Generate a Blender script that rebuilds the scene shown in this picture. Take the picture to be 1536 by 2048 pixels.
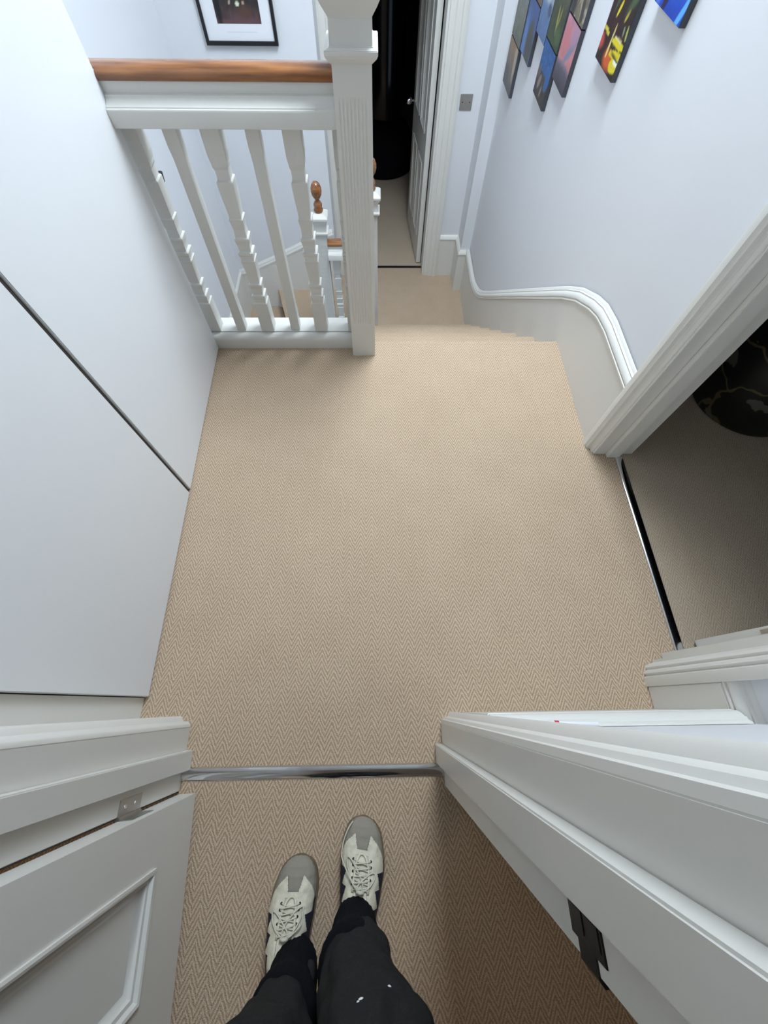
import bpy, bmesh, math, random
from mathutils import Vector, Matrix, noise
random.seed(4)
S = bpy.context.scene
for o in list(bpy.data.objects): bpy.data.objects.remove(o)
COL = S.collection

# ------------------------------------------------------------------ camera
CAM_H = 1.30
cd = bpy.data.cameras.new('camera'); cam = bpy.data.objects.new('camera', cd); COL.objects.link(cam)
cd.sensor_fit = 'HORIZONTAL'; cd.sensor_width = 36.0; cd.lens = 803.19 / 1536 * 36.0
cd.clip_start = 0.01
cam.matrix_world = Matrix(((0.9998389, 0.00839126, -0.01586696, 0), (-0.014421, 0.90186928, -0.43176827, 0),
                           (0.01068684, 0.43192753, 0.901845, CAM_H), (0, 0, 0, 1)))
S.camera = cam
# ------------------------------------------------------------------ light
S.view_settings.view_transform = 'Standard'; S.view_settings.look = 'None'
S.view_settings.gamma = 1.0; S.view_settings.use_curve_mapping = False
S.view_settings.exposure = 0.0
w = bpy.data.worlds.new('sky'); S.world = w; w.use_nodes = True
w.node_tree.nodes['Background'].inputs[0].default_value = (0.62, 0.78, 1.0, 1)
w.node_tree.nodes['Background'].inputs[1].default_value = 0.6
def area(name, loc, sx, sy, power, col, rot=(0, 0, 0)):
    l = bpy.data.lights.new(name, 'AREA'); l.shape = 'RECTANGLE'; l.size = sx; l.size_y = sy; l.energy = power; l.color = col
    o = bpy.data.objects.new(name, l); COL.objects.link(o); o.location = loc; o.rotation_euler = rot
    return o
CEIL = 2.62
area('skylight_daylight', (0.44, 2.05, CEIL + 0.10), 0.66, 1.25, 96, (0.79, 0.90, 1.0))
area('near_room_warm_fill', (-1.4, -2.7, 2.45), 0.5, 0.5, 11.0, (1.0, 0.80, 0.56))  # added warm fill for the near room, no actual fixture there

# ------------------------------------------------------------------ helpers
def lin(c):
    return tuple(((v / 255) / 12.92 if v / 255 <= 0.04045 else ((v / 255 + 0.055) / 1.055) ** 2.4) for v in c)
class MB:
    def __init__(s): s.v = []; s.f = []
    def add(s, vs, fs):
        n = len(s.v); s.v += [tuple(a) for a in vs]; s.f += [tuple(n + i for i in f) for f in fs]; return s
    def box(s, x0, x1, y0, y1, z0, z1):
        return s.add([(x0, y0, z0), (x1, y0, z0), (x1, y1, z0), (x0, y1, z0), (x0, y0, z1), (x1, y0, z1), (x1, y1, z1), (x0, y1, z1)],
                     [(0, 3, 2, 1), (4, 5, 6, 7), (0, 1, 5, 4), (1, 2, 6, 5), (2, 3, 7, 6), (3, 0, 4, 7)])
    def prism(s, poly, a0, a1, axis='z'):
        n = len(poly)
        def P(q, a):
            if axis == 'z': return (q[0], q[1], a)
            if axis == 'x': return (a, q[0], q[1])
            return (q[0], a, q[1])
        vs = [P(q, a0) for q in poly] + [P(q, a1) for q in poly]
        return s.add(vs, [tuple(range(n)), tuple(range(2 * n - 1, n - 1, -1))] + [(i, (i + 1) % n, n + (i + 1) % n, n + i) for i in range(n)])
    def sweep(s, path, prof, b, closed=False):
        # path: 3D points; b: constant binormal; prof: (along b, along n) points, n = t x b
        b = Vector(b); path = [Vector(p) for p in path]; N = len(path); m = len(prof); vs = []
        for i, p in enumerate(path):
            if closed: t0 = (p - path[i - 1]).normalized(); t1 = (path[(i + 1) % N] - p).normalized()
            else:
                t0 = (p - path[max(i - 1, 0)]); t1 = (path[min(i + 1, N - 1)] - p)
                t0 = (t0 if t0.length > 0 else t1).normalized(); t1 = (t1 if t1.length > 0 else t0).normalized()
            n0 = t0.cross(b); n1 = t1.cross(b); n = (n0 + n1)
            n = n / max(1e-6, n.length) ; k = 1 / max(0.3, n.dot(n0))
            for (d, e) in prof: vs.append(p + b * d + n * e * k)
        fs = []
        for i in range(N if closed else N - 1):
            j = (i + 1) % N
            for q in range(m): r = (q + 1) % m; fs.append((i * m + q, i * m + r, j * m + r, j * m + q))
        if not closed: fs += [tuple(range(m)), tuple(range(N * m - 1, (N - 1) * m - 1, -1))]
        return s.add(vs, fs)
    def loft(s, rings, cap=True):
        m = len(rings[0]); vs = [p for r in rings for p in r]; fs = []
        for i in range(len(rings) - 1):
            for q in range(m): r = (q + 1) % m; fs.append((i * m + q, i * m + r, (i + 1) * m + r, (i + 1) * m + q))
        if cap: fs += [tuple(range(m)), tuple(range(len(rings) * m - 1, (len(rings) - 1) * m - 1, -1))]
        return s.add(vs, fs)
    def lathe(s, prof, c, seg=28):
        return s.loft([[(c[0] + r * math.cos(2 * math.pi * k / seg), c[1] + r * math.sin(2 * math.pi * k / seg), c[2] + z) for k in range(seg)] for r, z in prof])
    def tube(s, path, r, seg=8):
        path = [Vector(p) for p in path]; rings = []
        for i, p in enumerate(path):
            t = (path[min(i + 1, len(path) - 1)] - path[max(i - 1, 0)]).normalized()
            a = t.orthogonal().normalized() if i == 0 else (pa - t * pa.dot(t)).normalized()
            pa = a; b = t.cross(a); rr = r[i] if isinstance(r, (list, tuple)) else r
            rings.append([p + (a * math.cos(2 * math.pi * k / seg) + b * math.sin(2 * math.pi * k / seg)) * rr for k in range(seg)])
        return s.loft(rings)
    def xf(s, M): s.v = [tuple(M @ Vector(p)) for p in s.v]; return s
    def build(s, name, mat, parent=None, smooth=False, bevel=0, seg=2):
        me = bpy.data.meshes.new(name); me.from_pydata(s.v, [], s.f)
        bm = bmesh.new(); bm.from_mesh(me); bmesh.ops.recalc_face_normals(bm, faces=bm.faces)
        if bevel:
            es = [e for e in bm.edges if len(e.link_faces) == 2 and e.calc_face_angle(0) > 0.6]
            bmesh.ops.bevel(bm, geom=es, offset=bevel, segments=seg, affect='EDGES', clamp_overlap=True)
        bm.to_mesh(me); bm.free()
        if smooth:
            for p in me.polygons: p.use_smooth = True
            if smooth != 'all': me.set_sharp_from_angle(angle=math.radians(38))
        o = bpy.data.objects.new(name, me); COL.objects.link(o)
        if mat: me.materials.append(mat)
        if parent: o.parent = parent
        return o
def tag(o, label, cat, group=None, kind=None):
    o['label'] = label; o['category'] = cat
    if group: o['group'] = group
    if kind: o['kind'] = kind
    return o
def empty(name, loc=(0, 0, 0)):
    o = bpy.data.objects.new(name, None); COL.objects.link(o); o.location = loc; o.empty_display_size = 0.05
    return o
def keep(child, parent):       # parent without moving
    child.parent = parent; child.matrix_parent_inverse = Matrix.Translation(parent.location).inverted(); return child

# ------------------------------------------------------------------ materials
def mat(name, col, rough=0.5, metal=0.0, bump=0.0, bscale=200, var=0.0, spec=0.5):
    m = bpy.data.materials.new(name); m.use_nodes = True; nt = m.node_tree; b = nt.nodes['Principled BSDF']
    b.inputs['Roughness'].default_value = rough; b.inputs['Metallic'].default_value = metal
    b.inputs['Specular IOR Level'].default_value = spec
    geo = nt.nodes.new('ShaderNodeNewGeometry')
    n = nt.nodes.new('ShaderNodeTexNoise'); n.inputs['Scale'].default_value = bscale; n.inputs['Detail'].default_value = 3
    nt.links.new(geo.outputs['Position'], n.inputs['Vector'])
    mx = nt.nodes.new('ShaderNodeMix'); mx.data_type = 'RGBA'
    mx.inputs['A'].default_value = (*[c * (1 - var) for c in col], 1); mx.inputs['B'].default_value = (*[min(1, c * (1 + var)) for c in col], 1)
    nt.links.new(n.outputs['Fac'], mx.inputs['Factor']); nt.links.new(mx.outputs['Result'], b.inputs['Base Color'])
    if bump:
        bp = nt.nodes.new('ShaderNodeBump'); bp.inputs['Strength'].default_value = bump; bp.inputs['Distance'].default_value = 0.002
        nt.links.new(n.outputs['Fac'], bp.inputs['Height']); nt.links.new(bp.outputs['Normal'], b.inputs['Normal'])
    return m
def N(nt, op, a, b=None, c=None):
    n = nt.nodes.new('ShaderNodeMath'); n.operation = op
    for i, x in enumerate((a, b, c)):
        if x is None: continue
        if isinstance(x, (int, float)): n.inputs[i].default_value = x
        else: nt.links.new(x, n.inputs[i])
    return n.outputs[0]
def ramp(nt, fac, stops):
    r = nt.nodes.new('ShaderNodeValToRGB'); e = r.color_ramp.elements
    while len(e) < len(stops): e.new(0.5)
    for k, (p, c) in enumerate(stops): e[k].position = p; e[k].color = (*c, 1)
    nt.links.new(fac, r.inputs[0]); return r.outputs[0]
def carpet(name, light, dark):
    m = bpy.data.materials.new(name); m.use_nodes = True; nt = m.node_tree; b = nt.nodes['Principled BSDF']
    b.inputs['Roughness'].default_value = 0.95; b.inputs['Specular IOR Level'].default_value = 0.15
    b.inputs['Sheen Weight'].default_value = 0.15
    g = nt.nodes.new('ShaderNodeNewGeometry')
    nz = nt.nodes.new('ShaderNodeTexNoise'); nz.inputs['Scale'].default_value = 60; nz.inputs['Detail'].default_value = 2
    nt.links.new(g.outputs['Position'], nz.inputs['Vector'])
    sp = nt.nodes.new('ShaderNodeSeparateXYZ'); nt.links.new(g.outputs['Position'], sp.inputs[0])
    nx = N(nt, 'MULTIPLY_ADD', nz.outputs['Fac'], 0.006, sp.outputs[0])
    v = N(nt, 'SUBTRACT', sp.outputs[1], sp.outputs[2])
    v = N(nt, 'MULTIPLY_ADD', nz.outputs['Fac'], 0.008, v)
    t = N(nt, 'ABSOLUTE', N(nt, 'SUBTRACT', N(nt, 'FRACT', N(nt, 'DIVIDE', nx, 0.038)), 0.5))
    ph = N(nt, 'DIVIDE', N(nt, 'MULTIPLY_ADD', t, 0.074, v), 0.0165)
    st = N(nt, 'ABSOLUTE', N(nt, 'SUBTRACT', N(nt, 'FRACT', ph), 0.5))          # 0..0.5
    fib = nt.nodes.new('ShaderNodeTexNoise'); fib.inputs['Scale'].default_value = 420; fib.inputs['Detail'].default_value = 3
    nt.links.new(g.outputs['Position'], fib.inputs['Vector'])
    big = nt.nodes.new('ShaderNodeTexNoise'); big.inputs['Scale'].default_value = 7; big.inputs['Detail'].default_value = 2
    nt.links.new(g.outputs['Position'], big.inputs['Vector'])
    fac = N(nt, 'ADD', N(nt, 'MULTIPLY_ADD', st, 1.1, 0.08), N(nt, 'MULTIPLY', N(nt, 'SUBTRACT', fib.outputs['Fac'], 0.5), 1.5))
    fac = N(nt, 'ADD', fac, N(nt, 'MULTIPLY', N(nt, 'SUBTRACT', big.outputs['Fac'], 0.5), 0.14))
    c = ramp(nt, fac, [(0.02, dark), (0.42, tuple((a + d) / 2 for a, d in zip(light, dark))), (0.85, light)])
    nt.links.new(c, b.inputs['Base Color'])
    bp = nt.nodes.new('ShaderNodeBump'); bp.inputs['Strength'].default_value = 0.5; bp.inputs['Distance'].default_value = 0.003
    nt.links.new(fac, bp.inputs['Height']); nt.links.new(bp.outputs['Normal'], b.inputs['Normal'])
    return m
M = {}
M['wall'] = mat('matt_white_wall_paint', (0.735, 0.747, 0.772), 0.75, bump=0.05, bscale=500)
M['ceil'] = mat('ceiling_white_paint', (0.72, 0.72, 0.71), 0.9)
M['gloss'] = mat('white_eggshell_woodwork', (0.715, 0.70, 0.655), 0.32, bump=0.02, bscale=150, var=0.01)
M['ward'] = mat('white_satin_wardrobe_lacquer', (0.77, 0.78, 0.79), 0.38, bump=0.01, bscale=80)
M['carpet'] = carpet('beige_herringbone_carpet', lin((221, 199, 173)), lin((149, 125, 100)))
M['carpet2'] = carpet('taupe_carpet', lin((208, 190, 168)), lin((164, 146, 124)))
M['chrome'] = mat('polished_chrome', (0.72, 0.73, 0.75), 0.12, 1.0, var=0.03, bscale=30)
M['steel'] = mat('brushed_steel', (0.50, 0.50, 0.49), 0.38, 1.0, var=0.08, bscale=60)
M['darkmetal'] = mat('dark_bronze_metal', (0.045, 0.043, 0.042), 0.3, 0.8, var=0.2, bscale=60)
M['black'] = mat('black_paint', (0.006, 0.006, 0.008), 0.35)
M['blackgloss'] = mat('black_gloss', (0.004, 0.005, 0.008), 0.16)
M['gap'] = mat('gap_shade_brown', (0.035, 0.028, 0.024), 0.7)  # dark colour standing in for shade inside narrow gaps
M['unlitwall'] = mat('far_room_unlit_tone', (0.018, 0.02, 0.024), 0.9)  # missing light in the far room put into the wall colour
M['dimwall'] = mat('side_room_unlit_tone', (0.035, 0.037, 0.042), 0.9)  # side room dimness put into its wall and ceiling colour
M['mount'] = mat('white_mount_board', (0.80, 0.81, 0.84), 0.8)
M['canvasedge'] = mat('dark_painted_canvas_edge', (0.055, 0.06, 0.075), 0.7, var=0.15, bscale=40)
M['red'] = mat('red_plastic', (0.55, 0.02, 0.04), 0.35)
M['pen'] = mat('white_pen_plastic', (0.78, 0.78, 0.80), 0.3)
M['trouser'] = mat('black_wool_trouser_cloth', (0.0175, 0.0180, 0.0175), 0.95, bump=0.4, bscale=350, var=0.35, spec=0.15)
M['cuff'] = mat('black_ribbed_cuff_cloth', (0.006, 0.006, 0.008), 0.95, bump=0.4, bscale=500, var=0.3, spec=0.1)
M['fleck'] = mat('white_paint_fleck', (0.7, 0.7, 0.7), 0.8)
M['suede'] = mat('grey_suede', lin((140, 134, 122)), 0.95, bump=0.3, bscale=500, var=0.12, spec=0.1)
M['leather'] = mat('off_white_leather', lin((206, 199, 178)), 0.6, bump=0.5, bscale=90, var=0.22)
M['lace'] = mat('cream_cotton_lace', lin((198, 193, 175)), 0.9, bump=0.3, bscale=700, var=0.08)
M['navy'] = mat('navy_suede', (0.010, 0.011, 0.028), 0.85, var=0.2, bscale=300)
M['rubber'] = mat('gum_rubber_sole', lin((108, 92, 70)), 0.8, var=0.1)
M['sock'] = mat('dark_sock_knit', (0.02, 0.02, 0.025), 0.95, bump=0.3, bscale=400)
def wood():
    m = bpy.data.materials.new('varnished_mahogany'); m.use_nodes = True; nt = m.node_tree; b = nt.nodes['Principled BSDF']
    b.inputs['Roughness'].default_value = 0.26; b.inputs['Coat Weight'].default_value = 0.5; b.inputs['Coat Roughness'].default_value = 0.12
    g = nt.nodes.new('ShaderNodeNewGeometry'); mp = nt.nodes.new('ShaderNodeMapping'); mp.inputs['Scale'].default_value = (6, 70, 70)
    nt.links.new(g.outputs['Position'], mp.inputs[0])
    n = nt.nodes.new('ShaderNodeTexNoise'); n.inputs['Scale'].default_value = 1; n.inputs['Detail'].default_value = 4; nt.links.new(mp.outputs[0], n.inputs['Vector'])
    c = ramp(nt, n.outputs['Fac'], [(0.25, lin((98, 56, 28))), (0.55, lin((142, 90, 48))), (0.8, lin((176, 120, 70)))])
    nt.links.new(c, b.inputs['Base Color']); return m
M['wood'] = wood()
def marble():
    m = bpy.data.materials.new('black_gold_veined_lacquer'); m.use_nodes = True; nt = m.node_tree; b = nt.nodes['Principled BSDF']
    b.inputs['Roughness'].default_value = 0.45
    g = nt.nodes.new('ShaderNodeNewGeometry')
    wv = nt.nodes.new('ShaderNodeTexVoronoi'); wv.feature = 'DISTANCE_TO_EDGE'; wv.inputs['Scale'].default_value = 5
    ns = nt.nodes.new('ShaderNodeTexNoise'); ns.inputs['Scale'].default_value = 9; nt.links.new(g.outputs['Position'], ns.inputs['Vector'])
    ad = nt.nodes.new('ShaderNodeMix'); ad.data_type = 'VECTOR'; ad.inputs['Factor'].default_value = 0.12
    nt.links.new(g.outputs['Position'], ad.inputs['A']); nt.links.new(ns.outputs['Color'], ad.inputs['B']); nt.links.new(ad.outputs['Result'], wv.inputs['Vector'])
    vein = N(nt, 'LESS_THAN', wv.outputs['Distance'], 0.018)
    bl = nt.nodes.new('ShaderNodeTexNoise'); bl.inputs['Scale'].default_value = 8; bl.inputs['Detail'].default_value = 4; nt.links.new(g.outputs['Position'], bl.inputs['Vector'])
    patch = N(nt, 'GREATER_THAN', bl.outputs['Fac'], 0.63)
    c = ramp(nt, N(nt, 'ADD', N(nt, 'MULTIPLY', vein, 0.5), N(nt, 'MULTIPLY', patch, 0.8)), [(0.0, (0.004, 0.005, 0.004)), (0.5, lin((84, 76, 52))), (0.8, lin((84, 84, 74)))])
    nt.links.new(c, b.inputs['Base Color']); return m
M['marble'] = marble()
def paintmat():
    m = bpy.data.materials.new('painted_canvas'); m.use_nodes = True; nt = m.node_tree; b = nt.nodes['Principled BSDF']
    a = nt.nodes.new('ShaderNodeVertexColor'); a.layer_name = 'paint'; nt.links.new(a.outputs[0], b.inputs['Base Color'])
    b.inputs['Roughness'].default_value = 0.6; return m
M['paint'] = paintmat()

# ================================================================== STRUCTURE
def struct(name, mb, m, label, cat, **k):
    return tag(mb.build(name, m, **k), label, cat, kind='structure')
LZ = -1.30                       # lower landing level
WX = 0.845                       # right wall face
# floors
struct('floor', MB().box(-1.30, 0.93, -0.165, 1.455, -0.12, 0.0), M['carpet'], 'beige herringbone carpet of the upper landing', 'floor')
struct('floor', MB().box(-2.2, 2.2, -3.2, -0.165, -0.12, 0.0), M['carpet'], 'beige herringbone carpet of the room under the black-trousered legs', 'floor')
struct('floor', MB().box(0.93, 3.6, -0.9, 3.0, -0.12, 0.0), M['carpet2'], 'plain taupe carpet of the dark side room beyond the landing', 'floor')
LB = [(0.82, 2.93), (0.82, 4.0), (-0.36, 4.0), (-0.36, 3.66), (-0.95, 3.66), (-0.93, 3.6), (-0.80, 3.1), (-0.74, 2.93)]
struct('floor', MB().prism(LB, LZ - 0.16, LZ), M['carpet'], 'beige carpet of the lower landing at the foot of the stairs', 'floor')
struct('floor', MB().box(-1.2, 1.6, 4.0, 7.6, LZ - 0.12, LZ), M['carpet2'], 'taupe carpet in the dark room beyond the lower landing', 'floor')
# front wall with the near doorway
struct('wall_front', MB().box(-2.2, -0.557, -0.198, -0.05, 0, CEIL).box(0.20, 1.0, -0.198, -0.05, 0, CEIL).box(-0.557, 0.20, -0.198, -0.05, 2.05, CEIL),
       M['wall'], 'white wall holding the near doorway with the pale skirting', 'wall')
# right wall with its doorway, running down to the lower landing
struct('wall_right', MB().box(WX, 0.965, 0.885, 4.0, LZ - 0.2, CEIL).box(0.830, 0.965, -0.05, 0.09, -0.1, CEIL).box(WX, 0.965, 0.09, 0.885, 2.03, CEIL),
       M['wall'], 'white wall hung with canvases above the stairs', 'wall')
struct('wall_stair_end', MB().box(-1.4, -0.355, 3.67, 4.0, LZ - 0.9, CEIL), M['wall'], 'white stairwell wall behind the balustrade carrying the black framed print', 'wall')
DW = 3.89
struct('wall_lower_door', MB().box(-0.355, -0.30, DW, 4.0, LZ, CEIL).box(0.475, 0.845, DW, 4.0, LZ, CEIL).box(-0.30, 0.475, DW, 4.0, LZ + 2.05, CEIL),
       M['wall'], 'white wall around the lower landing doorway', 'wall')
struct('wall_pilaster', MB().box(0.765, 0.845, 3.667, DW, LZ, CEIL), M['wall'], 'narrow white pilaster in the lower landing corner', 'wall')
struct('wall_left', MB().box(-1.42, -1.27, 1.46, 3.67, LZ - 1.6, CEIL), M['wall'], 'white left wall of the stairwell', 'wall')
struct('wall_behind_wardrobe', MB().box(-1.42, -1.27, -0.05, 1.46, -0.12, CEIL), M['wall'], 'white wall at the back of the wardrobe', 'wall')
struct('wall_well_face', MB().box(-1.27, -0.02, 1.46, 1.50, LZ - 1.6, -0.0), M['wall'], 'white stairwell face under the upper landing edge', 'wall')
# near room shell
struct('wall_near_room_back', MB().box(-2.2, 2.2, -3.3, -3.2, 0, CEIL), M['wall'], 'back wall of the near room', 'wall')
struct('wall_near_room_left', MB().box(-2.3, -2.2, -3.2, -0.05, 0, CEIL), M['wall'], 'left wall of the near room', 'wall')
struct('wall_near_room_right', MB().box(2.2, 2.3, -3.2, -0.9, 0, CEIL), M['wall'], 'right wall of the near room', 'wall')
struct('wall_near_room_front', MB().box(1.0, 2.3, -0.9, -0.8, 0, CEIL).box(1.0, 1.05, -0.8, -0.175, 0, CEIL), M['wall'], 'front wall of the near room', 'wall')
# side room shell (walls coloured dark to read as unlit)
struct('wall_side_room', MB().box(3.6, 3.7, -0.8, 3.0, 0, CEIL).box(0.965, 3.7, 3.0, 3.1, 0, CEIL).box(1.05, 3.7, -0.9, -0.8, 0, CEIL), M['dimwall'], 'walls coloured dark for the unlit side room', 'wall')
# far room shell (walls coloured near-black to read as unlit)
struct('wall_far_room', MB().box(-1.3, -1.2, 4.0, 7.6, LZ, 1.3).box(1.6, 1.7, 4.0, 7.6, LZ, 1.3).box(-1.3, 1.7, 7.6, 7.7, LZ, 1.3), M['unlitwall'], 'walls coloured near-black for the unlit room beyond the lower landing', 'wall')
# ceilings
HX0, HX1, HY0, HY1 = 0.09, 0.79, 1.40, 2.70
struct('ceiling', MB().box(-1.42, 0.965, -0.175, HY0, CEIL, CEIL + 0.12).box(-1.42, 0.965, HY1, 4.0, CEIL, CEIL + 0.12)
       .box(-1.42, HX0, HY0, HY1, CEIL, CEIL + 0.12).box(HX1, 0.965, HY0, HY1, CEIL, CEIL + 0.12), M['ceil'], 'white ceiling with a rooflight over the stairs', 'ceiling')
struct('ceiling', MB().box(-2.3, 2.3, -3.3, -0.175, CEIL, CEIL + 0.1), M['ceil'], 'white ceiling of the near room', 'ceiling')
struct('ceiling', MB().box(0.965, 3.7, -0.9, 3.1, CEIL, CEIL + 0.1), M['dimwall'], 'ceiling of the side room coloured dark as unlit', 'ceiling')
struct('ceiling', MB().box(-1.3, 1.7, 4.0, 7.7, 1.3, 1.4), M['unlitwall'], 'ceiling of the room beyond the lower landing coloured near-black as unlit', 'ceiling')
wf = MB()
for a in ((HX0 - .05, HX0, HY0 - .05, HY1 + .05), (HX1, HX1 + .05, HY0 - .05, HY1 + .05), (HX0, HX1, HY0 - .05, HY0), (HX0, HX1, HY1, HY1 + .05)): wf.box(*a, CEIL + 0.121, CEIL + 0.19)
struct('window_1', wf, M['gloss'], 'white rooflight frame in the ceiling over the stairs', 'window')

# --- staircase : 7 risers
ST_G, ST_R = 0.245, 1.30 / 7
stair = tag(empty('staircase', (0.40, 1.46, LZ)), 'beige carpeted staircase going down from the upper landing beside the fluted newel', 'stairs', kind='structure')
def NOSE(y, z): return [(y + 0.006 + 0.018 * math.sin(a), z - 0.018 + 0.018 * math.cos(a)) for a in [math.pi * k / 8 for k in range(9)]] + [(y, z - 0.036)]
for i in range(6):
    y0 = 1.46 + ST_G * i; zt = -ST_R * (i + 1)
    y1 = y0 + ST_G
    b = MB().prism([(y0 + 0.002, zt - 0.185), (y0 + 0.002, zt), (y1 + 0.006, zt)] + NOSE(y1, zt) + [(y1, zt - 0.185)], -0.02, 0.82, 'x')
    keep(b.build('step', M['carpet'], smooth=True), stair)
keep(MB().prism([(1.4555, -0.118), (1.4555, 0.0)] + NOSE(1.46, 0.0) + [(1.461, -0.118)], -0.004, 0.82, 'x').build('landing_nosing', M['carpet'], smooth=True), stair)
flight = tag(empty('staircase', (-1.0, 3.3, LZ - 0.37)), 'brown carpeted winder steps going down to the left behind the balustrade', 'stairs', kind='structure')
wz = LZ - ST_R
keep(MB().prism([(-0.95, 3.655), (-1.27, 3.655), (-1.27, 2.2), (-0.70, 2.2), (-0.75, 2.93), (-0.80, 3.1), (-0.93, 3.6)], wz - 0.2, wz).build('step', M['carpet'], bevel=0.008), flight)
keep(MB().prism([(-1.27, 2.2), (-1.27, 1.9), (-0.43, 1.9), (-0.43, 2.2)], wz - 0.4, wz - ST_R).build('step', M['carpet'], bevel=0.008), flight)

# --- skirting/string on the right wall
def ztop(y):
    pts = [(-1, .283), (1.19, .283), (1.28, .272), (1.355, .248), (1.477, .192), (1.591, .119), (1.70, .040), (2.09, -.247), (2.70, -.697), (2.891, -.832), (3.0, -.893), (3.088, -.925), (3.18, -.952), (3.27, -.965), (9, -.965)]
    for (a, za), (b, zb) in zip(pts, pts[1:]):
        if a <= y <= b: return za + (zb - za) * (y - a) / (b - a)
ys = [0.905, 1.05, 1.15, 1.19, 1.235, 1.28, 1.32, 1.355, 1.4, 1.44, 1.477, 1.53, 1.591, 1.645, 1.70, 2.09, 2.5, 2.70, 2.80, 2.891, 2.95, 3.0, 3.05, 3.088, 3.13, 3.18, 3.22, 3.27, 3.45, 3.667]
MOULD = [(0.006, 0.0), (0.001, 0.002), (0.0, 0.005), (0.001, 0.008), (0.006, 0.010), (0.006, 0.013), (0.002, 0.015), (0.002, 0.019), (0.0045, 0.027), (0.010, 0.034), (0.0125, 0.036), (0.0125, 0.041), (0.018, 0.043), (0.022, 0.052), (0.0255, 0.054), (0.0255, 0.0)]
def smoothpath(fn, a, b, n): return [fn(a + (b - a) * i / n) for i in range(n + 1)]
sk = empty('baseboard_right', (0.82, 2.0, -0.3)); tag(sk, 'white stair string board with curved moulded top following the stairs down', 'skirting', kind='structure')
mbx = MB(); vs = []; n = len(ys)
for y in ys:
    lo = 0.0 if y <= 1.46 else max(LZ, -(y - 1.46) * ST_R / ST_G - 0.25)
    zt = ztop(y)
    vs += [(0.82, y, lo), (0.82, y, zt), (WX + 0.001, y, lo), (WX + 0.001, y, zt)]
fs = []
for i in range(n - 1):
    a = i * 4; b = a + 4
    fs += [(a, b, b + 1, a + 1), (a + 2, a + 3, b + 3, b + 2), (a + 1, b + 1, b + 3, a + 3), (a, a + 2, b + 2, b)]
fs += [(0, 1, 3, 2), ((n - 1) * 4, (n - 1) * 4 + 2, (n - 1) * 4 + 3, (n - 1) * 4 + 1)]
keep(mbx.add(vs, fs).build('string_board', M['gloss'], smooth=True), sk)
path = [(0.815, y, ztop(y)) for y in ys]
# moulding: b = +x, tangent +y  -> n = t x b = -z ; flip sign
keep(MB().sweep(path, [(d, -e) for d, e in MOULD], (1, 0, 0)).build('moulding', M['gloss'], smooth=True), sk)

def skirting(name, mb_board, mb_mould, label):
    e = empty(name, mb_board.v[0]); tag(e, label, 'skirting', kind='structure')
    keep(mb_board.build('board', M['gloss'], bevel=0.002), e); keep(mb_mould.build('moulding', M['gloss'], smooth=True), e)
# near bit of the right wall skirting, front wall skirting
SK = 0.283
skirting('baseboard_right_near', MB().box(0.803, WX, -0.05, 0.036, 0, SK), MB().sweep([(0.803, -0.05, SK), (0.803, 0.036, SK)], [(d * 1.1, -e) for d, e in MOULD], (1, 0, 0)),
         'short white skirting between the side doorway and the front wall corner')
skirting('baseboard_front', MB().box(0.2442, 0.803, -0.05, -0.024, 0, SK), MB().sweep([(0.2442, -0.021, SK), (0.803, -0.021, SK)], [(d * 1.1, -e) for d, e in MOULD], (0, -1, 0)),
         'white skirting with bright moulded top carrying the pen')
# pilaster and lower landing skirtings
LS = 0.335
e = empty('baseboard_lower', (0.78, 3.66, LZ)); tag(e, 'white moulded skirting wrapping the lower landing pilaster', 'skirting', kind='structure')
keep(MB().box(0.748, 0.82, 3.648, 3.667, LZ, LZ + LS).build('board', M['gloss']), e)
keep(MB().box(0.748, 0.765, 3.667, DW, LZ, LZ + LS).build('board', M['gloss']), e)
keep(MB().box(0.59, 0.748, DW - 0.018, DW, LZ, LZ + LS).build('board', M['gloss']), e)
keep(MB().sweep([(0.59, DW - 0.022, LZ + LS), (0.744, DW - 0.022, LZ + LS), (0.744, 3.644, LZ + LS), (0.815, 3.644, LZ + LS)], [(0, -0.003), (0.004, 0.001), (0.012, 0.001), (0.018, -0.003), (0.036, -0.012), (0.040, -0.018), (0.046, -0.019), (0.046, -0.024), (0, -0.024)], (0, 0, 1)).build('moulding', M['gloss'], smooth=True), e)
# stairwell end wall string with ramped dado
dp = [(-0.36, -0.80), (-0.45, -0.825), (-0.612, -0.895), (-0.795, -0.975), (-0.89, -1.02), (-1.083, -1.10), (-1.20, -1.142), (-1.27, -1.16)]
e = empty('baseboard_stair_end', (-0.8, 3.65, LZ)); tag(e, 'white string board with sloping moulded top on the stairwell wall below the print', 'skirting', kind='structure')
keep(MB().prism([(x, z) for x, z in dp] + [(-1.27, LZ - 0.6), (-0.36, LZ - 0.6)], 3.652, 3.668, 'y').build('board', M['gloss']), e)
keep(MB().sweep([(x, 3.648, z) for x, z in dp], [(0, 0.0), (0, -0.012), (0.004, -0.016), (0.008, -0.032), (0.014, -0.036), (0.022, -0.048), (0.022, 0.0)], (0, 1, 0)).build('moulding', M['gloss'], smooth=True), e)
e = empty('baseboard_stairwell_left', (-1.26, 3.3, LZ - 0.2)); tag(e, 'white string board along the left stairwell wall', 'skirting', kind='structure')
keep(MB().box(-1.27, -1.25, 2.2, 3.652, LZ - 0.6, -1.16).build('board', M['gloss']), e)
keep(MB().box(-1.27, -1.246, 2.2, 3.650, -1.16, -1.115).build('moulding', M['gloss'], bevel=0.006), e)

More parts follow.
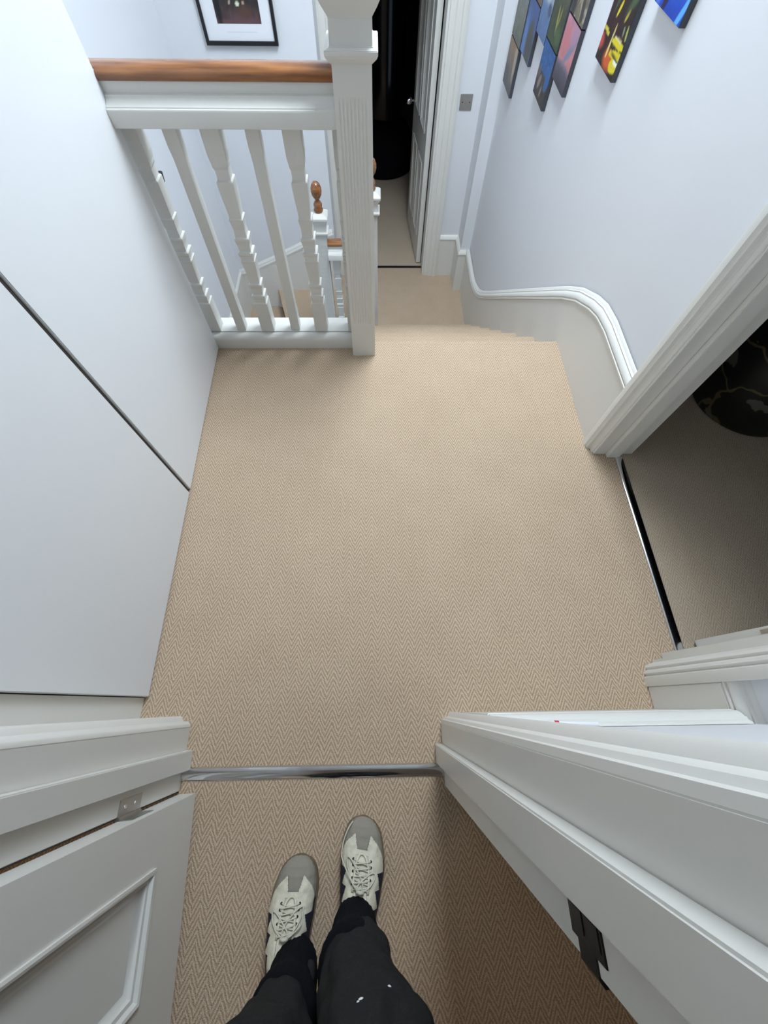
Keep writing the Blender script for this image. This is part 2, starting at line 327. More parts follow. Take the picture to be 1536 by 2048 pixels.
# --- near doorway : linings, stops, architraves
def frame_piece(e, name, mb, **k): return keep(mb.build(name, M['gloss'], **k), e)
e = empty('trim_1', (0.19, -0.12, 0)); tag(e, 'white door jamb and architrave with the dark strike plate', 'door frame', kind='structure')
frame_piece(e, 'architrave', MB().prism([(0.244, -0.05), (0.244, -0.0345), (0.237, -0.0335), (0.222, -0.029), (0.209, -0.022), (0.203, -0.026), (0.199, -0.034), (0.187, -0.036), (0.1835, -0.041), (0.179, -0.042), (0.177, -0.05)], 0, 2.06), smooth=True)
frame_piece(e, 'lining', MB().box(0.176, 0.20, -0.202, -0.05, 0, 2.05), bevel=0.0015)
frame_piece(e, 'stop', MB().box(0.156, 0.1765, -0.150, -0.1015, 0, 2.03), bevel=0.002)
sp = keep(MB().box(0.1745, 0.1765, -0.189, -0.1545, 0.806, 0.868).build('strike_plate', M['darkmetal'], bevel=0.0006), e); sp['label'] = 'dark metal strike plate'
for za in (0.812, 0.841):
    r = MB().box(0.1738, 0.1748, -0.182, -0.166, za, za + 0.022).build('latch_hole', M['black']); r.parent = sp
lipo = MB().prism([(0.1765, -0.188), (0.1744, -0.188), (0.1744, -0.202), (0.178, -0.2075), (0.181, -0.2075), (0.181, -0.203)], 0.818, 0.850).build('strike_lip', M['darkmetal']); lipo.parent = sp
e = empty('trim_2', (-0.55, -0.12, 0)); tag(e, 'white hinged door jamb and architrave beside the wardrobe', 'door frame', kind='structure')
frame_piece(e, 'architrave', MB().prism([(-0.60, -0.05), (-0.60, -0.028), (-0.594, -0.0225), (-0.570, -0.0225), (-0.565, -0.026), (-0.561, -0.035), (-0.547, -0.0365), (-0.541, -0.041), (-0.5385, -0.0435), (-0.5375, -0.05)], 0, 2.06), smooth=True)
frame_piece(e, 'lining', MB().box(-0.557, -0.537, -0.202, -0.05, 0, 2.05), bevel=0.0015)
frame_piece(e, 'stop', MB().box(-0.5375, -0.518, -0.155, -0.107, 0, 2.03), bevel=0.002)
keep(MB().box(-0.556, -0.538, -0.2046, -0.2022, 0.002, 2.0).build('seal', M['gap']), e)  # dark strip added so the hinge gap reads as shaded
frame_piece(e, 'filler_board', MB().box(-0.72, -0.60, -0.05, -0.030, 0, 2.2), bevel=0.002)
e = empty('trim_3', (-0.18, -0.12, 2.0)); tag(e, 'white door head over the near doorway', 'door frame', kind='structure')
frame_piece(e, 'lining', MB().box(-0.537, 0.176, -0.202, -0.05, 2.02, 2.05)); frame_piece(e, 'architrave', MB().box(-0.54, 0.18, -0.05, -0.024, 2.03, 2.10))
# --- side doorway
e = empty('trim_4', (0.85, 0.88, 0)); tag(e, 'white moulded door frame at the foot of the curved skirting', 'door frame', kind='structure')
frame_piece(e, 'architrave', MB().prism([(WX, 0.928), (0.815, 0.928), (0.812, 0.922), (0.812, 0.905), (0.818, 0.899), (0.819, 0.893), (0.829, 0.890), (0.832, 0.884), (0.829, 0.880), (0.834, 0.872), (WX, 0.868)], 0, 2.06), smooth=True)
frame_piece(e, 'lining', MB().box(0.838, 0.99, 0.864, 0.885, 0, 2.03), bevel=0.0015)
frame_piece(e, 'stop', MB().box(0.885, 0.935, 0.846, 0.865, 0, 2.02), bevel=0.002)
frame_piece(e, 'lining_head', MB().box(0.838, 0.99, 0.11, 0.864, 2.0, 2.03))
e = empty('trim_5', (0.85, 0.08, 0)); tag(e, 'white moulded door frame beside the short skirting', 'door frame', kind='structure')
frame_piece(e, 'architrave', MB().prism([(WX, 0.036), (0.800, 0.036), (0.798, 0.040), (0.8, 0.062), (0.806, 0.066), (0.801, 0.072), (0.803, 0.078), (0.815, 0.083), (0.812, 0.089), (0.816, 0.096), (0.826, 0.100), (0.838, 0.103), (WX, 0.105)], 0, 2.06), smooth=True)
frame_piece(e, 'lining', MB().box(0.838, 0.975, 0.09, 0.110, 0, 2.03), bevel=0.0015)
frame_piece(e, 'stop', MB().box(0.871, 0.968, 0.110, 0.130, 0, 2.02), bevel=0.002)
# --- lower doorway
e = empty('trim_6', (0.5, 3.87, LZ)); tag(e, 'white architrave and jamb beside the light switch', 'door frame', kind='structure')
frame_piece(e, 'architrave', MB().prism([(0.595, DW), (0.595, DW - 0.030), (0.582, DW - 0.036), (0.560, DW - 0.034), (0.552, DW - 0.024), (0.520, DW - 0.022), (0.512, DW - 0.014), (0.478, DW - 0.012), (0.474, DW - 0.004), (0.474, DW)], LZ, LZ + 2.1), smooth=True)
frame_piece(e, 'lining', MB().box(0.460, 0.476, DW - 0.004, 4.05, LZ, LZ + 2.05))
e = empty('trim_7', (-0.31, 3.87, LZ)); tag(e, 'white architrave of the lower doorway behind the newel', 'door frame', kind='structure')
frame_piece(e, 'architrave', MB().prism([(-0.354, DW), (-0.354, DW - 0.034), (-0.343, DW - 0.036), (-0.330, DW - 0.022), (-0.306, DW - 0.016), (-0.298, DW)], LZ, LZ + 2.1), smooth=True)
frame_piece(e, 'lining', MB().box(-0.302, -0.288, DW - 0.004, 4.05, LZ, LZ + 2.05)); frame_piece(e, 'head', MB().box(-0.302, 0.476, DW - 0.02, 4.05, LZ + 2.02, LZ + 2.1))

# --- doors: leaf in local coords x = 0..width from hinge, y = thickness (0..t), z
def door(name, wd, ht, t, M4, label, cols, rows, parts):
    e = empty(name); e.matrix_world = M4; tag(e, label, 'door', kind='structure')
    f = MB(); xs = [0] + [v for c in cols for v in c] + [wd]; 
    for a, b in zip(xs[::2], xs[1::2]): f.box(a, b, 0, t, 0, ht)
    zs = [0] + [v for r in rows for v in r] + [ht]
    for c in cols:
        for a, b in zip(zs[::2], zs[1::2]): f.box(c[0], c[1], 0, t, a, b)
    f.build('leaf', M['gloss'], e)
    for c in cols:
        for r in rows:
            pn = MB().box(c[0], c[1], t * 0.32, t * 0.68, r[0], r[1]).build('panel', M['gloss'], e)
            for side in (0, 1):
                yb = t if side == 0 else 0; sg = 1 if side == 0 else -1
                pr = [(-0.014 * 1, 0.0), (0.004, 0.0), (0.006, 0.004), (0.004, 0.009), (-0.003, 0.013), (-0.004, 0.020), (-0.010, 0.024), (-0.014, 0.034)]
                pth = [(c[0], yb, r[0]), (c[1], yb, r[0]), (c[1], yb, r[1]), (c[0], yb, r[1])]
                # want n pointing inward
                MB().sweep(pth, [(d * sg, q) for d, q in pr], (0, 1, 0), closed=True).build('moulding', M['gloss'], pn, smooth=True)
    for nm, mb, m, kw in parts: mb.build(nm, M[m], e, **kw)
    return e
# near door: hinge at (-0.534,-0.205), opens back into the near room; visible face is local +y side
th = math.radians(-90 + 3.2)
dx = Vector((math.cos(th), math.sin(th), 0)); dn = Vector((-dx.y, dx.x, 0))      # local y -> +x-ish
o0 = Vector((-0.489, -0.2050, 0.012)) - dn * 0.045
M4 = Matrix(((dx.x, dn.x, 0, o0.x), (dx.y, dn.y, 0, o0.y), (0, 0, 1, o0.z), (0, 0, 0, 1)))
hp = []
for z in (0.19, 1.70):
    hp += [('hinge', MB().box(-0.0012, 0.0006, 0.001, 0.030, z, z + 0.085).tube([(-0.0022, -0.0012, z), (-0.0022, -0.0012, z + 0.085)], 0.0048, 10), 'steel', {}),]
    e2 = MB().box(-0.5372, -0.5356, -0.2018, -0.172, z + 0.012, z + 0.097).build('hinge_leaf', M['steel']); keep(e2, bpy.data.objects['trim_2'])
    for q in (0.035, 0.074): keep(MB().tube([(-0.5358, -0.186, z + q), (-0.5350, -0.186, z + q)], 0.004, 8).build('screw', M['chrome']), bpy.data.objects['trim_2'])
door('door_1', 0.70, 2.0, 0.045, M4, 'open white panelled door with steel hinge beside the shoes', [(0.105, 0.315), (0.385, 0.595)], [(0.175, 0.80), (0.98, 1.86)], hp)
# side room door, folded back into the room
door('door_2', 0.70, 2.0, 0.040, Matrix(((1, 0, 0, 0.982), (0, 1, 0, 0.125), (0, 0, 1, 0.012), (0, 0, 0, 1))), 'white door folded back inside the dark side room', [(0.105, 0.315), (0.385, 0.595)], [(0.175, 0.80), (0.98, 1.86)],
     [('hinge', MB().box(-0.0015, 0.0, 0.024, 0.034, 0.235, 0.33), 'steel', {})])
a = math.radians(94.5); dx = Vector((math.cos(a), math.sin(a), 0)); dn = Vector((-dx.y, dx.x, 0)); o0 = Vector((0.452, 4.06, LZ + 0.012))
M4 = Matrix(((dx.x, dn.x, 0, o0.x), (dx.y, dn.y, 0, o0.y), (0, 0, 1, o0.z), (0, 0, 0, 1)))
kn = MB().tube([(0.70, 0.04, 0.98), (0.70, 0.075, 0.98)], 0.009, 10); kn2 = MB().lathe([(0.004, -0.026), (0.018, -0.022), (0.026, -0.008), (0.026, 0.006), (0.016, 0.02), (0.004, 0.024)], (0, 0, 0), 16).xf(Matrix.Translation((0.70, 0.090, 0.98)) @ Matrix.Rotation(math.radians(90), 4, 'X'))
door('door_3', 0.76, 2.02, 0.040, M4, 'half open white panelled door of the lower landing leading to a dark room', [(0.11, 0.34), (0.42, 0.65)], [(0.20, 0.78), (0.98, 1.88)],
     [('knob', kn2, 'chrome', dict(smooth=True)), ('knob_stem', kn, 'chrome', dict(smooth=True))])

# ================================================================== THINGS
# --- wardrobe
wd = tag(empty('wardrobe', (-0.97, 0.72, 0)), 'tall flat-fronted white fitted wardrobe with a dark handle gap between its doors', 'wardrobe')
keep(MB().box(-1.268, -0.70, 0.0, 1.433, 0.0, 2.4).build('carcass', M['gap']), wd)
keep(MB().box(-1.268, -0.700, 1.4326, 1.4331, 0.0, 2.4).build('end_panel', M['ward']), wd)
keep(MB().box(-0.699, -0.675, 0.719, 1.4325, 0.004, 2.39).build('door', M['ward'], bevel=0.002), wd)
keep(MB().box(-0.699, -0.675, 0.0295, 0.705, 0.006, 2.39).build('door', M['ward'], bevel=0.002), wd)
keep(MB().box(-0.72, -0.685, -0.0295, 0.027, 0.0, 2.4).build('filler_panel', M['gloss'], bevel=0.001), wd)

keep(MB().box(-0.6995, -0.681, 0.7062, 0.7178, 0.003, 2.39).build('handle_gap_shade', M['gap']), wd)  # dark strip filling the door gap in place of its shade
def shear(o):
    for v in o.data.vertices:
        if v.co.x > -1.0: v.co.x += 0.005 - 0.0185 * max(0.0, v.co.y)
for ch in wd.children:
    if ch.name.startswith(('door', 'carcass', 'end', 'handle')): shear(ch)

# --- newel posts
def finial(parent, c, k=1.0):
    p = [(0.026, 0), (0.030, 0.006), (0.030, 0.016), (0.024, 0.022), (0.027, 0.034), (0.028, 0.044), (0.022, 0.056), (0.014, 0.066), (0.013, 0.072), (0.020, 0.080), (0.030, 0.096), (0.035, 0.116), (0.034, 0.136), (0.026, 0.156), (0.014, 0.168), (0.001, 0.172)]
    f = MB().lathe([(r * k, z * k) for r, z in p], c, 28).build('finial', M['wood'], smooth='all'); return keep(f, parent)
def sq(c, hw, z): return [(c[0] - hw, c[1] - hw, z), (c[0] + hw, c[1] - hw, z), (c[0] + hw, c[1] + hw, z), (c[0] - hw, c[1] + hw, z)]
def newel(x, y, z0, zc, hw, label, group, flutes=True):
    e = tag(empty('newel_post', (x, y, z0)), label, 'newel post', group)
    zf0, zf1 = (z0 + 0.16, zc - 0.07)
    # fluted cross-section
    nfl = 8; sec = []
    pitch = 2 * hw * 0.80 / nfl; dep = 0.0017
    base = [(-hw, -hw)]
    for k in range(nfl):
        s0 = -hw * 0.80 + pitch * k
        base += [(s0 + pitch * 0.12, -hw), (s0 + pitch * 0.3, -hw + dep), (s0 + pitch * 0.7, -hw + dep), (s0 + pitch * 0.88, -hw)]
    for q in range(4):
        ca, sa = math.cos(q * math.pi / 2), math.sin(q * math.pi / 2)
        sec += [(px * ca - py * sa, px * sa + py * ca) for px, py in base]
    flat = []
    for q in range(4):
        ca, sa = math.cos(q * math.pi / 2), math.sin(q * math.pi / 2)
        flat += [(px * ca - (-hw) * sa, px * sa + (-hw) * ca) for px, py in base]
    rr = lambda s, z: [(x + px, y + py, z) for px, py in s]
    keep(MB().loft([rr(flat, z0), rr(flat, zf0), rr(sec, zf0 + 0.012), rr(sec, zf1 - 0.012), rr(flat, zf1), rr(flat, zc)]).build('shaft', M['gloss']), e)
    pr = [(hw, zc - 0.012), (hw + 0.012, zc + 0.000), (hw + 0.015, zc + 0.006), (hw + 0.015, zc + 0.014), (hw + 0.002, zc + 0.017), (hw + 0.001, zc + 0.062), (hw + 0.013, zc + 0.080), (hw + 0.021, zc + 0.094), (hw + 0.021, zc + 0.106), (hw + 0.006, zc + 0.118), (hw * 0.72, zc + 0.126)]
    keep(MB().loft([sq((x, y), a, z) for a, z in pr]).build('cap', M['gloss'], bevel=0.0015), e)
    finial(e, (x, y, zc + 0.1255)); return e
NG = 'white newel posts with wooden ball finials'
newel(-0.0535, 1.436, 0.0, 0.905, 0.0485, 'large fluted white newel post standing at the top of the stairs', NG)
newel(-0.375, 2.955, LZ, -0.372, 0.037, 'small white newel post with wooden ball finial seen through the balusters', NG)
newel(-0.025, 2.955, LZ, -0.245, 0.040, 'white newel post with wooden ball finial half hidden behind the large fluted newel', NG)

# --- balusters
TURN = [(0.0265, 0.0), (0.0265, 0.130), (0.0225, 0.134), (0.0225, 0.150), (0.0255, 0.154), (0.0255, 0.164), (0.0195, 0.168), (0.0205, 0.190), (0.0245, 0.203), (0.0245, 0.210), (0.0185, 0.214),
        (0.0205, 0.255), (0.0240, 0.292), (0.0260, 0.300), (0.0225, 0.304), (0.0225, 0.318), (0.0265, 0.322), (0.0265, 0.330), (0.0195, 0.334), (0.0215, 0.355), (0.0250, 0.371), (0.0250, 0.378), (0.0195, 0.382),
        (0.0185, 0.405), (0.0225, 0.432), (0.0240, 0.438), (0.0195, 0.442), (0.0225, 0.490), (0.0250, 0.535), (0.0250, 0.545), (0.0200, 0.549), (0.0195, 0.575), (0.0235, 0.584), (0.0235, 0.592), (0.0265, 0.612), (0.0265, 0.70)]
def baluster(parent, x, y, z0, hgt, turned, sx=1.0, me=[None, None]):
    i = 0 if turned else 1
    if me[i] is None:
        if turned: o = MB().loft([sq((0, 0), a, z / 0.70) for a, z in TURN]).build('baluster', M['gloss'], bevel=0)
        else: o = MB().loft([sq((0, 0), 0.0185, 0), sq((0, 0), 0.0185, 0.12), sq((0, 0), 0.0175, 0.14), sq((0, 0), 0.0175, 0.86), sq((0, 0), 0.0195, 0.90), sq((0, 0), 0.0195, 1)]).build('baluster', M['gloss'])
        me[i] = o.data
    else:
        o = bpy.data.objects.new('baluster', me[i]); COL.objects.link(o)
    o.location = (x, y, z0); o.scale = (sx, 1, hgt); return keep(o, parent)
def rails(parent, x0, x1, y, zr, back=None):
    # zr = underside of moulded top rail; handrail above; runs along x
    prof = []
    for k in range(13):
        a = math.pi * (k / 12)
        prof.append((y - 0.036 * math.cos(a), zr + 0.098 + 0.021 * math.sin(a) ** 0.8))
    hr = [(y - 0.033, zr + 0.0915)] + prof + [(y + 0.033, zr + 0.0915)]
    def ext(mb, pf):
        if back is not None: mb.prism([(max(q[0], back[1]), q[1]) for q in pf if q[0] >= back[1]] + [], back[0], x0, 'x')
        return mb
    keep(ext(MB().prism(hr, x0, x1, 'x'), hr).build('handrail', M['wood'], smooth=True), parent)
    tp = [(-0.060, 0.008), (-0.062, 0.010), (-0.062, 0.043), (-0.060, 0.0465), (-0.056, 0.0475), (-0.055, 0.050), (-0.047, 0.0525), (-0.040, 0.058), (-0.036, 0.0625), (-0.035, 0.0665), (-0.028, 0.0685), (-0.028, 0.0915)]
    tp = tp + [(-a, b) for a, b in reversed(tp)]
    tq = [(y + a, zr + b) for a, b in tp]
    keep(ext(MB().prism(tq, x0, x1, 'x'), tq).build('top_rail', M['gloss'], smooth=True), parent)
bal = tag(empty('balustrade', (-0.42, 1.48, 0)), 'white landing balustrade with mahogany handrail between wardrobe and large newel', 'balustrade')
rails(bal, -0.6955, -0.1025, 1.462, 0.757, back=(-0.80, 1.4342))
for k, x in enumerate((-0.697, -0.582, -0.467, -0.349, -0.236, -0.1115)): baluster(bal, x, 1.492, 0.062, 0.706, k % 2 == 0 or k == 5, 0.32 if k == 5 else 1.0)
keep(MB().prism([(1.4335, 0.0), (1.4335, 0.040), (1.437, 0.052), (1.446, 0.059), (1.452, 0.060), (1.462, 0.060), (1.462, 0.0)], -0.80, -0.1025, 'x').build('kerb', M['gloss'], smooth=True), bal)
keep(MB().box(-0.80, -0.1025, 1.464, 1.556, -0.02, 0.062).build('bottom_rail', M['gloss'], bevel=0.004), bal)
keep(MB().box(-0.80, -0.1025, 1.501, 1.530, -0.35, -0.0205).build('fascia', M['gloss']), bal)
lb = tag(empty('balustrade', (-0.2, 2.955, LZ)), 'short white balustrade with mahogany handrail on the lower landing', 'balustrade')
rails(lb, -0.337, -0.066, 2.955, LZ + 0.755)
for x in (-0.288, -0.20, -0.112): baluster(lb, x, 2.955, LZ + 0.055, 0.705, True)
keep(MB().box(-0.337, -0.066, 2.915, 2.995, LZ + 0.001, LZ + 0.055).build('bottom_rail', M['gloss'], bevel=0.004), lb)
rk = tag(empty('balustrade', (-0.04, 2.2, -0.5)), 'sloping white stair balustrade hidden behind the large fluted newel', 'balustrade')
A = Vector((-0.045, 1.515, 0.78)); B = Vector((-0.040, 2.888, -0.28))
keep(MB().sweep([A, B], [(0.03 * math.cos(2 * math.pi * k / 16), 0.022 * math.sin(2 * math.pi * k / 16)) for k in range(16)], (1, 0, 0)).build('handrail', M['wood'], smooth='all'), rk)
keep(MB().sweep([A + Vector((0, 0, -0.05)), B + Vector((0, 0, -0.05))], [(-.03, -.02), (.03, -.02), (.03, .02), (-.03, .02)], (1, 0, 0)).build('top_rail', M['gloss']), rk)
keep(MB().sweep([(-0.042, 1.600, -0.10), (-0.042, 2.840, -1.04)], [(-.018, -.11), (.018, -.11), (.018, .11), (-.018, .11)], (1, 0, 0)).build('stair_string', M['gloss']), rk)
for k in range(10):
    y = 1.60 + k * 0.134; f = (y - A.y) / (B.y - A.y); zt = A.z + (B.z - A.z) * f - 0.07; zb = -0.10 - 0.758 * (y - 1.600) + 0.13
    baluster(rk, -0.042, y, zb, zt - zb, False)

# --- threshold strips
def strip(name, mb, m, label): return tag(mb.build(name, M[m], smooth=True), label, 'threshold strip')
c, s_ = math.cos(math.radians(1.0)), math.sin(math.radians(1.0))
strip('threshold_strip', MB().prism([(-0.181, 0.0), (-0.179, 0.003), (-0.170, 0.0065), (-0.160, 0.007), (-0.151, 0.0055), (-0.147, 0.0)], -0.5365, 0.1755, 'x'), 'chrome', 'polished chrome threshold strip across the near doorway')
strip('threshold_strip', MB().prism([(0.916, 0.0), (0.917, 0.005), (0.922, 0.0075), (0.940, 0.0075), (0.946, 0.004), (0.947, 0.0)], 0.131, 0.846, 'y'), 'chrome', 'dark mirror-like metal threshold strip of the side room doorway')
strip('threshold_strip', MB().prism([(3.985, LZ), (3.987, LZ + 0.005), (3.995, LZ + 0.007), (4.012, LZ + 0.006), (4.015, LZ)], -0.288, 0.46, 'x'), 'darkmetal', 'thin dark metal threshold strip at the lower landing door')

# --- switch plate
sw = tag(empty('socket_plate', (0.66, DW, -0.022)), 'square brushed steel socket plate on the white wall by the lower doorway', 'socket')
keep(MB().box(0.615, 0.703, DW - 0.006, DW, -0.066, 0.021).build('plate', M['steel'], bevel=0.002), sw)
for x in (0.633, 0.685): keep(MB().tube([(x, DW - 0.0075, -0.022), (x, DW - 0.005, -0.022)], 0.0035, 10).build('screw', M['darkmetal']), sw)
keep(MB().box(0.652, 0.668, DW - 0.009, DW - 0.005, -0.036, -0.008).build('rocker', M['steel'], bevel=0.001), sw)

# --- paintings
def rgb(*c): return lin(c)
def nz(u, v, s, seed): return noise.noise(Vector((u * s, v * s, seed * 7.3)))
def painter(stops, blobs=(), mott=0.25, sc=6, seed=1, mcol=None, strokes=()):
    def f(u, v, wh=(0.22, 0.295)):
        vv = v + 0.06 * nz(u, v, 3, seed)
        for (a, ca), (b, cb) in zip(stops, stops[1:]):
            if vv <= b or b == stops[-1][0]:
                t = min(1, max(0, (vv - a) / max(1e-6, b - a))); c = [x + (y - x) * t for x, y in zip(ca, cb)]; break
        k = nz(u, v, sc, seed) + 0.5 * nz(u, v, sc * 2.7, seed + 3)
        if mcol and k > 0.12: 
            q = min(1, (k - 0.12) * 4); c = [x + (y - x) * q for x, y in zip(c, mcol)]
        else: c = [max(0, x * (1 + mott * k)) for x in c]
        for (bu, bv, ru, rv, ang, col, soft) in blobs:
            ca, sa = math.cos(ang), math.sin(ang); du, dv = u - bu, v - bv
            x, y = (du * ca + dv * sa) / ru, (-du * sa + dv * ca) / rv
            r = math.sqrt(x * x + y * y) + 0.12 * nz(u, v, 9, seed + 5)
            q = min(1, max(0, (1 - r) / soft + 0.5)) if soft else (1 if r < 1 else 0)
            c = [p + (g - p) * q for p, g in zip(c, col)]
        for (u0, v0, u1, v1, hw, col) in strokes:
            ax, ay, bx, by, qx, qy = u0 * wh[0], v0 * wh[1], u1 * wh[0], v1 * wh[1], u * wh[0], v * wh[1]
            dx_, dy_ = bx - ax, by - ay; t = max(0, min(1, ((qx - ax) * dx_ + (qy - ay) * dy_) / (dx_ * dx_ + dy_ * dy_)))
            dd = math.hypot(qx - ax - dx_ * t, qy - ay - dy_ * t); w_ = hw * (0.45 + 0.55 * math.sin(math.pi * (0.15 + 0.7 * t))) * (1 + 0.2 * nz(u, v, 12, seed))
            q = min(1, max(0, (w_ - dd) / 0.0018 + 0.5)); c = [p + (g - p) * q for p, g in zip(c, col)]
        return c
    return f
def painted(name, parent, fn, y0, y1, z0, z1, x, nu=64, plane='x'):
    vs = []; fs = []; cols = []
    for j in range(nu + 1):
        for i in range(nu + 1):
            u, v = i / nu, j / nu
            vs.append((x, y0 + (y1 - y0) * u, z0 + (z1 - z0) * v) if plane == 'x' else (y0 + (y1 - y0) * u, x, z0 + (z1 - z0) * v)); cols.append(fn(u, v))
    for j in range(nu):
        for i in range(nu):
            a = j * (nu + 1) + i; fs.append((a, a + 1, a + nu + 2, a + nu + 1))
    o = MB().add(vs, fs).build(name, M['paint']); at = o.data.color_attributes.new('paint', 'FLOAT_COLOR', 'POINT')
    for k, cc in enumerate(cols): at.data[k].color = (*cc, 1)
    return keep(o, parent)
PG = 'small canvases stepped up the stair wall'
def canvas(y0, y1, z0, z1, fn, label):
    glare_grey = y0 > 2.3  # glare on the farther canvases, mixed into their paint as grey
    e = tag(empty('canvas_painting', (WX, (y0 + y1) / 2, z0)), label, 'painting', PG); t = 0.019
    keep(MB().box(WX - t, WX - 0.0003, y1, y0, z0, z1).build('stretcher', M['canvasedge'], bevel=0.001), e)
    f2 = (lambda u, v: [0.82 * a + 0.18 * (0.14 + 0.3 * sum(fn(u, v)) / 3) for a in fn(u, v)]) if glare_grey else fn
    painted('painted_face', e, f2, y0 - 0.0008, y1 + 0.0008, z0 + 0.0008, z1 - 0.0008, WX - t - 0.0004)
    return e
B_ = (80, 112, 170)
canvas(3.60, 3.345, 0.18, 0.378, painter([(0, rgb(96, 97, 104)), (.45, rgb(128, 118, 112)), (1, rgb(160, 128, 98))], [(.85, .75, .12, .4, 0, rgb(190, 172, 152), .6), (.3, .25, .2, .25, 0, rgb(100, 100, 106), .8)], .2, 5, 1), 'small canvas of grey sand under a tan sky, lowest on the stair wall')
canvas(3.60, 3.345, 0.382, 0.58, painter([(0, rgb(110, 112, 100)), (.6, rgb(128, 128, 118)), (1, rgb(112, 134, 142))], [], .3, 6, 2), 'small olive-grey canvas fading to teal directly above the tan sand canvas')
canvas(3.325, 3.085, 0.392, 0.592, painter([(0, rgb(78, 112, 168)), (.5, rgb(70, 104, 170)), (1, rgb(68, 92, 150))], [(.68, .28, .30, .46, 0, rgb(82, 84, 80), .35), (.2, .2, .14, .5, 0, rgb(96, 138, 196), .8)], .12, 5, 3), 'small blue canvas with a dark olive mound, beside the olive-grey canvas')
canvas(3.325, 3.085, 0.596, 0.796, painter([(0, rgb(112, 98, 84)), (1, rgb(150, 140, 128))], [], .5, 8, 4), 'small brown-grey canvas directly above the blue canvas with the mound')
canvas(3.075, 2.875, 0.525, 0.728, painter([(0, rgb(88, 120, 172)), (.5, rgb(100, 132, 176)), (.62, rgb(150, 170, 190)), (1, rgb(176, 168, 190))], [(.55, .72, .26, .14, .3, rgb(206, 206, 210), .4), (.52, .74, .12, .07, .3, rgb(110, 108, 112), .4), (.8, .5, .16, .1, 0, rgb(76, 92, 116), .5)], .12, 6, 5), 'small pale blue canvas with a white ring shape')
canvas(2.868, 2.640, 0.370, 0.558, painter([(0, rgb(52, 48, 46)), (.4, rgb(74, 62, 58)), (.47, rgb(60, 58, 62)), (.52, rgb(36, 96, 158)), (1, rgb(34, 92, 164))], [(.3, .3, .16, .08, 1.0, rgb(150, 130, 122), .5), (.55, .2, .12, .05, 1.2, rgb(138, 122, 118), .5), (.85, .52, .14, .24, -.4, rgb(40, 98, 160), .3), (.12, .45, .12, .12, 0, rgb(104, 96, 96), .6)], .5, 12, 6), 'small canvas with vivid blue sky above dark brown rock')
canvas(2.868, 2.640, 0.562, 0.760, painter([(0, rgb(56, 76, 50)), (.5, rgb(58, 66, 38)), (.8, rgb(84, 84, 64)), (1, rgb(134, 138, 128))], [(.5, .38, .05, .2, .2, rgb(156, 152, 66), .5), (.62, .45, .04, .16, -.3, rgb(140, 136, 60), .5), (.75, .2, .2, .12, 0, rgb(70, 96, 50), .6)], .5, 9, 7), 'small dark green canvas with yellow foliage streaks')
canvas(2.615, 2.402, 0.500, 0.694, painter([(0, rgb(52, 50, 56)), (.3, rgb(92, 86, 104)), (.36, rgb(130, 112, 132)), (.42, rgb(206, 128, 134)), (1, rgb(200, 138, 158))], [(.7, .62, .4, .07, .75, rgb(124, 138, 164), .8), (.25, .7, .2, .2, 0, rgb(214, 122, 130), .9), (.75, .85, .2, .14, .4, rgb(182, 142, 170), .8)], .2, 6, 8), 'small canvas of a pink sunset sky over dark hills')
canvas(2.615, 2.402, 0.698, 0.895, painter([(0, rgb(122, 112, 88)), (1, rgb(150, 138, 118))], [(.15, .4, .16, .6, 0, rgb(40, 38, 40), .5), (.75, .2, .1, .2, .3, rgb(62, 58, 54), .5), (.55, .5, .05, .4, -.5, rgb(60, 56, 52), .5)], .5, 8, 9, rgb(178, 164, 140)), 'small beige and dark rock canvas directly above the pink sunset canvas')
YL = rgb(222, 204, 34)
canvas(2.168, 1.948, 0.690, 0.985, painter([(0, rgb(34, 26, 22)), (.25, rgb(52, 20, 24)), (.5, rgb(44, 24, 24)), (.62, rgb(28, 32, 22)), (1, rgb(30, 40, 22))],
       [(.02, .15, .13, .06, 0, rgb(190, 76, 66), .8), (.55, .085, .20, .075, 0, rgb(206, 92, 44), .8), (.84, .095, .17, .055, .05, YL, .25), (.92, .145, .11, .03, .05, rgb(250, 246, 220), .5),
        (.378, .463, .085, .03, .9, YL, .3), (.746, .47, .075, .028, .8, rgb(180, 166, 60), .4), (.3, .6, .2, .03, 1.0, rgb(80, 100, 70), 1.0), (.85, .6, .2, .05, .6, rgb(70, 90, 60), 1.0)], .5, 10, 10,
       strokes=[(.57, .152, 1.0, .20, .010, YL), (.52, .242, .98, .262, .009, YL), (.57, .278, .86, .289, .0035, rgb(226, 216, 160)), (.02, .263, .26, .243, .0055, rgb(214, 200, 60)), (.97, .33, .93, .41, .006, rgb(170, 176, 90)),
                (.82, .34, .80, .39, .006, rgb(120, 150, 120)), (.60, .165, .98, .160, .003, rgb(40, 30, 34)), (.43, .10, .45, .23, .0075, rgb(222, 206, 120)), (.45, .23, .475, .348, .0055, rgb(214, 196, 130))]), 'tall dark canvas with bold yellow petals and an orange glow')
canvas(1.852, 1.640, 0.893, 1.10, painter([(0, rgb(18, 66, 176)), (.5, rgb(24, 84, 200)), (1, rgb(60, 130, 220))], [(.38, .22, .08, .3, -.3, rgb(30, 26, 70), .4), (.93, .12, .05, .3, -.5, rgb(96, 172, 240), .5), (.1, .2, .1, .2, 0, rgb(86, 130, 220), .8)], .15, 5, 11), 'small vivid cobalt blue canvas hung highest on the stair wall')

